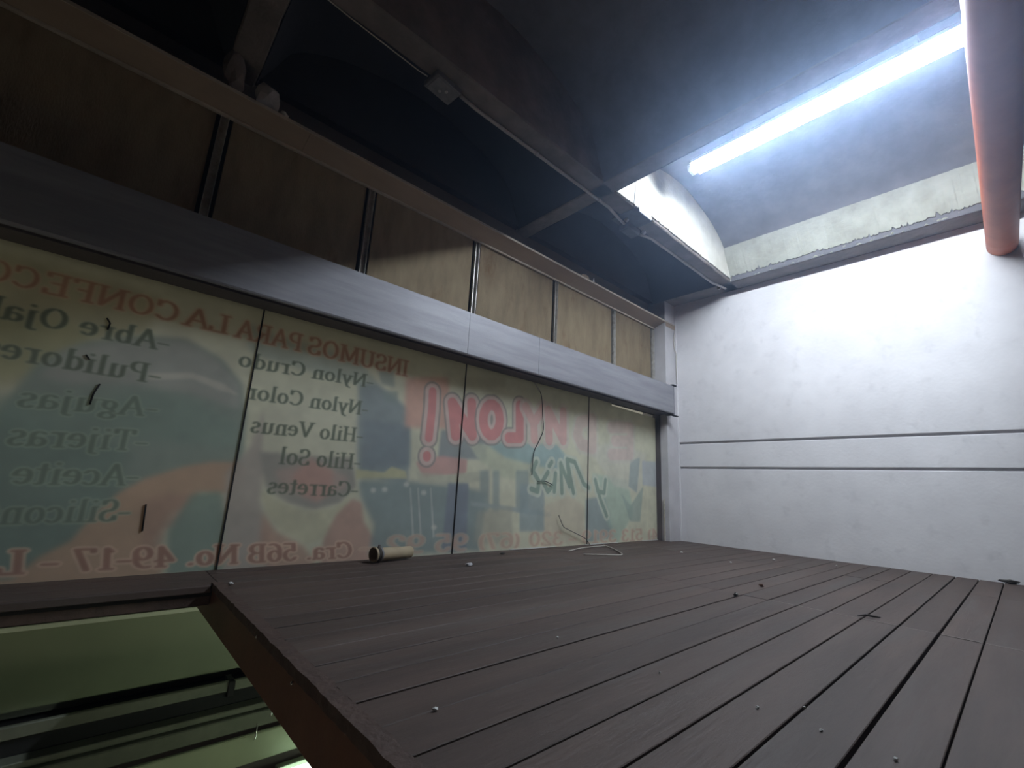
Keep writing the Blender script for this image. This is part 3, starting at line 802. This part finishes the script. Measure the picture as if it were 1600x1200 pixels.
MB().rbox(4.394, 4.42, YF + .02, YF + .05, ZB0 + .02, ZB1 - .02, .004).build('mortar', M_WALL, sb)

# ------------------------------------------------------------------ boards and studs over the shutter box
up = empty('upper_partition', (1.3, 2.62, ZB1), 'brown water-stained boards between steel studs above the shutter box', 'partition')
ST = [-1.57, -0.70, 0.165, 1.0, 1.87, 2.775, 3.66, 4.40]
YS = 2.60
for a, b in zip([XL] + ST, ST + []):
    if a == XL and b == ST[0]: pass
    MB().rbox(a + .038, b - .038, YS, YS + .012, ZB1 - .02, 2.32, .002).build('board', M_BOARD, up)
MB().box(XL, 4.42, YS + .014, YS + .05, ZB1 - .02, 2.32).build('backing', M_BLACK, up)
for x in ST:
    t = .0022
    pr = [(x - .019, YS - .016), (x - .019 + t, YS - .016), (x - .019 + t, YS + .010 - t), (x + .019 - t, YS + .010 - t), (x + .019 - t, YS - .016), (x + .019, YS - .016), (x + .019, YS + .010), (x - .019, YS + .010)]
    MB().prism(pr, 'Z', ZB1 - .02, 2.315).build('stud', M_STUD, up)

# ledge running above the boards
lg = empty('timber_ledge', (1.3, 2.5, 2.33), 'long pale brown ledge above the stained boards, seen from beneath', 'ledge')
for a, b in ((XL, 0.55), (0.55, 2.92), (2.92, 4.43)):
    pr = [(2.446, 2.345), (2.446, 2.357), (2.62, 2.357), (2.62, 2.300), (2.585, 2.302)]
    MB().prism(pr, 'X', a + .001, b - .001).build('ledge_board', M_LEDGE, lg)
MB().box(XL, W - .005, 2.441, 2.446, 2.342, 2.359).build('front_edge', M_LEDGE_E, lg)
MB().box(4.43, W - .003, 2.446, 2.449, 2.30, 2.357).build('end_piece', M_LEDGE, lg)
MB().rbox(XL, 4.42, 2.578, 2.597, 2.286, 2.301, .002).build('back_lip', M_LEDGE_E, lg)

# rubble on the ledge
def chunk(name, c, s, m, label, cat, group=None, seed=1, flat=1.0):
    rr = random.Random(seed)
    bm = bmesh.new(); bmesh.ops.create_icosphere(bm, subdivisions=2, radius=1)
    for v in bm.verts:
        k = 1 + rr.uniform(-.28, .28)
        v.co = Vector((v.co.x * s[0] * k, v.co.y * s[1] * k, v.co.z * s[2] * k))
    zmin = min(v.co.z for v in bm.verts)
    mb = MB(); bm.verts.ensure_lookup_table()
    mb.poly([(v.co.x, v.co.y, v.co.z - zmin) for v in bm.verts], [[v.index for v in f.verts] for f in bm.faces])
    bm.free()
    o = mb.build(name, m); o.location = c
    return tag(o, label, cat, group)
chunk('cement_lump', (0.15, 2.50, 2.357), (.055, .04, .11), M_CONC, 'dark cement lump on the ledge below the left ceiling rib', 'rubble', seed=2)
chunk('cement_lump', (0.315, 2.49, 2.357), (.06, .035, .08), M_CONDUIT, 'rounded pale lump hanging beside the left ceiling rib', 'rubble', seed=4)
chunk('plaster_crumb', (0.405, 2.462, 2.357), (.022, .012, .018), M_PLAST, 'small pale crumb on the dark front edge of the ledge', 'rubble', seed=5)
chunk('cement_crumb', (3.02, 2.462, 2.357), (.05, .012, .020), M_LEDGE, 'brown crumb on the ledge next to the white scrap', 'rubble', seed=6)
o = MB().poly([(3.10, 2.455, 2.3575), (3.16, 2.46, 2.3575), (3.155, 2.463, 2.42), (3.13, 2.458, 2.375), (3.10, 2.459, 2.3575), (3.16, 2.464, 2.3575), (3.155, 2.467, 2.42), (3.13, 2.462, 2.375)],
              [(0, 1, 2, 3), (7, 6, 5, 4), (0, 4, 5, 1), (1, 5, 6, 2), (2, 6, 7, 3), (3, 7, 4, 0)]).build('plaster_scrap', M_WHITE)
tag(o, 'pointed white scrap standing on the ledge front', 'scrap')

# corner cable
P = [at(u, v, 'Y', 2.443) for u, v in ((1054, 516), (1052, 530), (1053, 545), (1057, 553), (1056, 575), (1057, 600))]
tag(MB().tube([(min(p.x, W - .012), 2.438, p.z) for p in P], .005, 6).build('corner_cable', M_WIRE_W), 'pale loose cable looping down the wall corner', 'cable')

# ------------------------------------------------------------------ conduits and junction boxes under the ceiling rib
YC, ZC = 1.853, RIB_Z - 0.014
def conduit(pts, r, label, m=M_CONDUIT, clips=()):
    t = empty('conduit', pts[0], label, 'conduit')
    MB().tube(pts, r, 10).build('pipe', m, t)
    for x in clips:
        MB().tube([(x - .012, YC, ZC), (x + .012, YC, ZC)], r * 1.35, 10).build('coupling', m, t)
    return t
conduit([(1.13, YC - .01, ZC), (1.25, YC, ZC), (1.9, YC, ZC - .002), (2.55, YC + .005, ZC), (2.72, YC + .03, ZC - .004), (2.80, YC + .035, ZC - .012)], .011,
        'grey conduit under the ceiling rib between the two junction boxes', clips=(1.75, 2.42, 2.78))
conduit([(3.02, YC + .035, ZC - .01), (3.08, YC + .02, ZC - .004), (3.16, YC + .005, ZC), (3.8, YC, ZC), (4.30, YC, ZC), (4.42, YC - .035, ZC - .006), (4.50, YC - .05, ZC - .01)], .0115,
        'grey conduit from the second junction box to the right wall', clips=(3.03, 3.75, 4.46))
P = [(-1.2, YC - .02, RIB_Z - .003), (0.3, YC + .0, RIB_Z - .004), (0.5, YC + .012, RIB_Z - .006), (0.7, YC + .014, RIB_Z - .012), (0.88, YC + .016, RIB_Z - .018), (0.93, YC + .01, RIB_Z - .02)]
tag(MB().tube(P, .0035, 6).build('cable', M_WIRE_W), 'thin pale cable along the rib left of the first junction box', 'cable')
def jbox(c, rot, label, m, sx=.06, sy=.05, sz=.028, knobs=True):
    t = empty('junction_box', c, label, 'junction box')
    MB().rbox(c[0] - sx, c[0] + sx, c[1] - sy, c[1] + sy, c[2] - sz, c[2], .004).build('box_body', m, t)
    MB().rbox(c[0] - sx * .86, c[0] + sx * .86, c[1] - sy * .86, c[1] + sy * .86, c[2] - sz - .004, c[2] - sz, .0015).build('cover_plate', m, t)
    if knobs:
        for dx, dy in ((-.012, .012), (.016, -.012)):
            MB().tube([(c[0] + dx, c[1] + dy, c[2] - sz - .004), (c[0] + dx, c[1] + dy, c[2] - sz - .009)], .009, 10).build('knockout', M_CONDUIT, t)
    t.rotation_euler = (0, 0, rot)
    return t
jbox((1.03, 1.865, RIB_Z - .001), .1, 'metal junction box with round knockouts on the dark rib', M_BOX, .085, .06, .035)
jbox((2.905, 1.905, RIB_Z - .003), .0, 'dark junction box hanging beside the rib near the lit bay', M_BOX2, .085, .045, .05, False)
MB_ = MB().rbox(2.73, 2.90, 1.700, 1.709, RIB_Z - .030, RIB_Z + .022, .002)
tag(MB_.build('white_plate', M_WHITE), 'small white plate on the lower edge of the lit rib', 'plate')
tag(MB().rbox(2.70, 2.95, 1.711, 1.95, RIB_Z - .006, RIB_Z - .0005, .002).build('mounting_plate', M_BOX2), 'dark metal plate under the rib behind the white plate', 'plate')
P = [at(u, v, 'Y', 1.705) for u, v in ((993, 283), (992, 300), (990, 326))]
tag(MB().tube([(p.x, 1.704, p.z) for p in P], .003, 6).build('cable', M_WIRE), 'short black wire running up the white plaster face', 'cable')

# ------------------------------------------------------------------ strip lamp inside the bay
LX0, LX1 = 3.045, 3.055      # x at near and far end
LY0, LY1, LZ = -0.28, 1.45, 2.965
lamp = empty('strip_lamp', ((LX0 + LX1) / 2, 0.6, LZ), 'glaring white strip lamp with reflector inside the ceiling bay', 'lamp')
def lpnt(t, dx, dz):
    return (LX0 + (LX1 - LX0) * t + dx, LY0 + (LY1 - LY0) * t, LZ + dz)
def lprism(prof, t0, t1):
    n = len(prof); mb = MB()
    mb.poly([lpnt(t0, *p) for p in prof] + [lpnt(t1, *p) for p in prof], [(i, (i + 1) % n, n + (i + 1) % n, n + i) for i in range(n)] + [tuple(range(n))[::-1], tuple(range(n, 2 * n))])
    return mb
lprism([(-.03, .03), (.03, .03), (.03, .075), (-.03, .075)], 0.0, 0.985).build('housing', M_HOUSE, lamp)
lprism([(-.085, .004), (-.028, .028), (.028, .028), (.085, .004), (.086, .007), (.029, .031), (-.029, .031), (-.086, .007)], 0.01, 0.975).build('reflector', M_HOUSE, lamp)
MB().tube([lpnt(0.015, -.022, 0), lpnt(0.99, -.022, 0)], .015, 12).build('tube', M_TUBE, lamp)
MB().tube([lpnt(0.015, .022, 0), lpnt(0.99, .022, 0)], .015, 12).build('tube', M_TUBE, lamp)
for t0, t1 in ((0.0, 0.015), (0.985, 0.998)):
    lprism([(-.04, -.016), (.04, -.016), (.04, .03), (-.04, .03)], t0, t1).build('lampholder', M_HOUSE, lamp)
for t0 in (.2, .8):
    MB().tube([lpnt(t0, 0, .074), lpnt(t0, 0, .25)], .004, 6).build('hanger', M_BOX, lamp)

# ------------------------------------------------------------------ orange drain pipe
pA, pB = Vector((W + .005, -0.135, 2.38)), Vector((0.7, -0.165, 2.06))
pipe = empty('drain_pipe', tuple((pA + pB) / 2), 'thick orange-brown plastic drain pipe entering the right wall', 'pipe')
n = 28
pp = [pB + (pA - pB) * (i / 20) for i in range(21)]
MB().tube(pp, .082, n).build('pipe_run', M_PIPE, pipe)

# ------------------------------------------------------------------ plastic socket pipe lying by the banner
a = at(587, 861, 'Y', 2.47); b = at(642, 862, 'Y', 2.51)
a = Vector((1.235, 2.475, .034)); b = Vector((1.505, 2.53, .030))
d = (b - a).normalized()
rp = empty('loose_pipe_piece', tuple((a + b) / 2 - Vector((0, 0, .03))), 'short yellowed pipe piece with socket lying on planks against banner', 'pipe')
R1 = .041
def lathe(prof, a, d, n=24):
    """profile (distance along, radius) revolved about the axis a + d"""
    up = Vector((0, 0, 1)); s = d.cross(up).normalized(); u = s.cross(d)
    pts = [a + d * t + (s * math.cos(2 * math.pi * k / n) + u * math.sin(2 * math.pi * k / n)) * r_ for t, r_ in prof for k in range(n)]
    m = len(prof)
    return MB().poly([tuple(p) for p in pts], [(i * n + k, i * n + (k + 1) % n, (i + 1) * n + (k + 1) % n, (i + 1) * n + k) for i in range(m - 1) for k in range(n)], True)
a2 = Vector((a.x, a.y, R1 + .002))
lathe([(.20, .022), (.001, .034), (-.001, .036), (0, .0405), (.012, .041), (.014, .0385), (.030, .0385), (.033, .041), (.045, .0405), (.05, .0365), (.06, .035), (.27, .0325), (.272, .029), (.25, .027)], a2, d).build('pipe_wall', M_CARD, rp)
lathe([(.015, .0386), (.016, .0392), (.029, .0392), (.030, .0386)], a2, d).build('rubber_ring', M_CHIPD, rp)
lathe([(.031, .0395), (.032, .0425), (.045, .042), (.047, .038)], a2, d).build('clamp', M_BOX, rp)
q = a2 + d * .038
MB().rbox(q.x - .006, q.x + .006, q.y - .006, q.y + .006, q.z + .040, q.z + .052, .002).build('clamp_screw', M_BOX, rp)
lathe([(.12, .0), (.12, .030)], a2, d).build('inner_stop', M_BLACK, rp)

# ------------------------------------------------------------------ wires on the banner and scraps on the deck
def wire(pl, r_, m, label, plane=None, name='wire', off=0.0):
    P = []
    for q in pl:
        u, v = q
        p = at(u, v, 'Y', D - .012 - off) if plane is None else at(u, v, 'Z', r_ + .0005 + off)
        P.append(p)
    # smooth
    S = []
    for i in range(len(P) - 1):
        p0 = P[max(i - 1, 0)]; p1 = P[i]; p2 = P[i + 1]; p3 = P[min(i + 2, len(P) - 1)]
        for k in range(5):
            t = k / 5
            S.append(.5 * ((2 * p1) + (p2 - p0) * t + (2 * p0 - 5 * p1 + 4 * p2 - p3) * t * t + (3 * p1 - p0 - 3 * p2 + p3) * t ** 3))
    S.append(P[-1])
    return tag(MB().tube(S, r_, 6).build(name, m), label, 'wire')
wire([(838, 602), (846, 618), (848, 650), (849, 672), (842, 690), (834, 708), (831, 742)], .0035, M_WIRE, 'thin black wire hanging down in front of the banner')
wire([(835, 598), (838, 602), (843, 612)], .005, M_WIRE_W, 'short pale wire tip under the shutter box')
wire([(840, 752), (852, 752), (864, 758)], .0035, M_WIRE, 'short black twig of wire across the green script')
wire([(873, 805), (880, 822), (887, 827), (905, 836), (915, 842), (923, 853)], .003, M_WIRE, 'dark thin wire leaning from the banner to the planks', off=.012)
wire([(888, 861), (910, 856), (942, 853), (953, 855), (970, 864), (970, 867), (952, 867), (912, 866)], .004, M_WIRE_W, 'pale bent wire loop lying on the planks by the banner', 'Z')
wire([(943, 851), (960, 858), (968, 862)], .003, M_WIRE_W, 'short pale wire crossing the wire loop', 'Z', off=.009)

def scrap(u, v, s, m, label, cat='scrap', name='scrap', seed=1):
    p = at(u, v, 'Z', 0.0)
    return chunk(name, (p.x, p.y, 0.0), s, m, label, cat, None, seed)
o = scrap(733, 884, (.024, .012, .008), M_FILM, 'crumpled clear plastic shred on planks right of the pipe piece', name='plastic_shred', seed=11)
scrap(360, 914, (.009, .007, .006), M_CHIP, 'white crumb on the planks near the opening corner', name='crumb', seed=12)
scrap(785, 866, (.020, .009, .006), M_CHIPD, 'small dark scrap at the foot of the banner', name='dark_scrap', seed=13)
scrap(1150, 932, (.017, .009, .009), M_CHIPD, 'black and white scrap on the middle planks', name='dark_scrap', seed=14)
p = at(1152, 930, 'Z', 0.012); chunk('crumb', (p.x, p.y, 0.013), (.005, .005, .004), M_CHIP, 'white bit on top of the black scrap', 'scrap', None, 15)
scrap(1190, 917, (.007, .012, .008), M_TRIMMER, 'brown scrap right of the black and white one', name='brown_scrap', seed=16)
p = at(1357, 965, 'Z', 0)
tag(MB().tube([p + Vector((-.03, .03, .004)), p + Vector((-.008, .008, .010)), p + Vector((.012, -.012, .006)), p + Vector((.03, -.035, .004))], [.002, .004, .0045, .002], 6).build('twig', M_CHIPD), 'dark twig lying across a plank gap at the pale joint line', 'twig')
for i, (u, v, s_, w_) in enumerate(((680, 1111, .006, 'pale crumb low on the planks near the bottom edge, left one'),
        (1184, 1107, .0045, 'white speck on a plank, bottom right area, left of two'), (1257, 1107, .004, 'white speck beside a plank gap, right of two'),
        (1283, 1143, .004, 'white speck below the two others, bottom right'), (1400, 1188, .0045, 'white speck nearest the bottom edge on the right'),
        (871, 997, .004, 'tiny pale speck on the middle planks below the dark stain'), (1065, 864, .012, 'pale crumb on planks in front of the corner'),
        (1142, 880, .010, 'pale crumb on planks near the right wall, left one'), (1209, 876, .012, 'pale crumb on planks near the right wall, right one'),
        (1418, 889, .010, 'white crumb at the foot of the right wall'), (1307, 885, .008, 'grey crumb beside the foot of the right wall'),
        (1031, 1052, .003, 'tiny speck on the plank in the lower middle'))):
    scrap(u, v, (s_, s_ * .8, s_ * .6), M_CHIP, w_, name='crumb', seed=30 + i)
p = at(1580, 911, 'Z', 0)
chunk('dust_clump', (W - .03, p.y, 0), (.02, .05, .012), M_CHIPD, 'dark dust clump at the foot of the right wall', 'dust', None, 77)

# ------------------------------------------------------------------ thin bluish haze added through the loft to make the lamp glow
HAZE = 0.023
hz = MB().box(XL + .01, W - .001, YB + .01, 2.58, 0.01, 3.29)
mh = bpy.data.materials.new('glow_haze'); mh.use_nodes = True
nt = mh.node_tree
for nn in list(nt.nodes): nt.nodes.remove(nn)
o_ = nt.nodes.new('ShaderNodeOutputMaterial'); vs_ = nt.nodes.new('ShaderNodeVolumeScatter')
vs_.inputs['Density'].default_value = HAZE; vs_.inputs['Anisotropy'].default_value = 0.82
vs_.inputs['Color'].default_value = (0.52, 0.68, 1.0, 1)
nt.links.new(vs_.outputs[0], o_.inputs['Volume'])
tag(hz.build('haze', mh), 'thin bluish haze added through the loft for lamp glow', 'haze', kind='stuff')
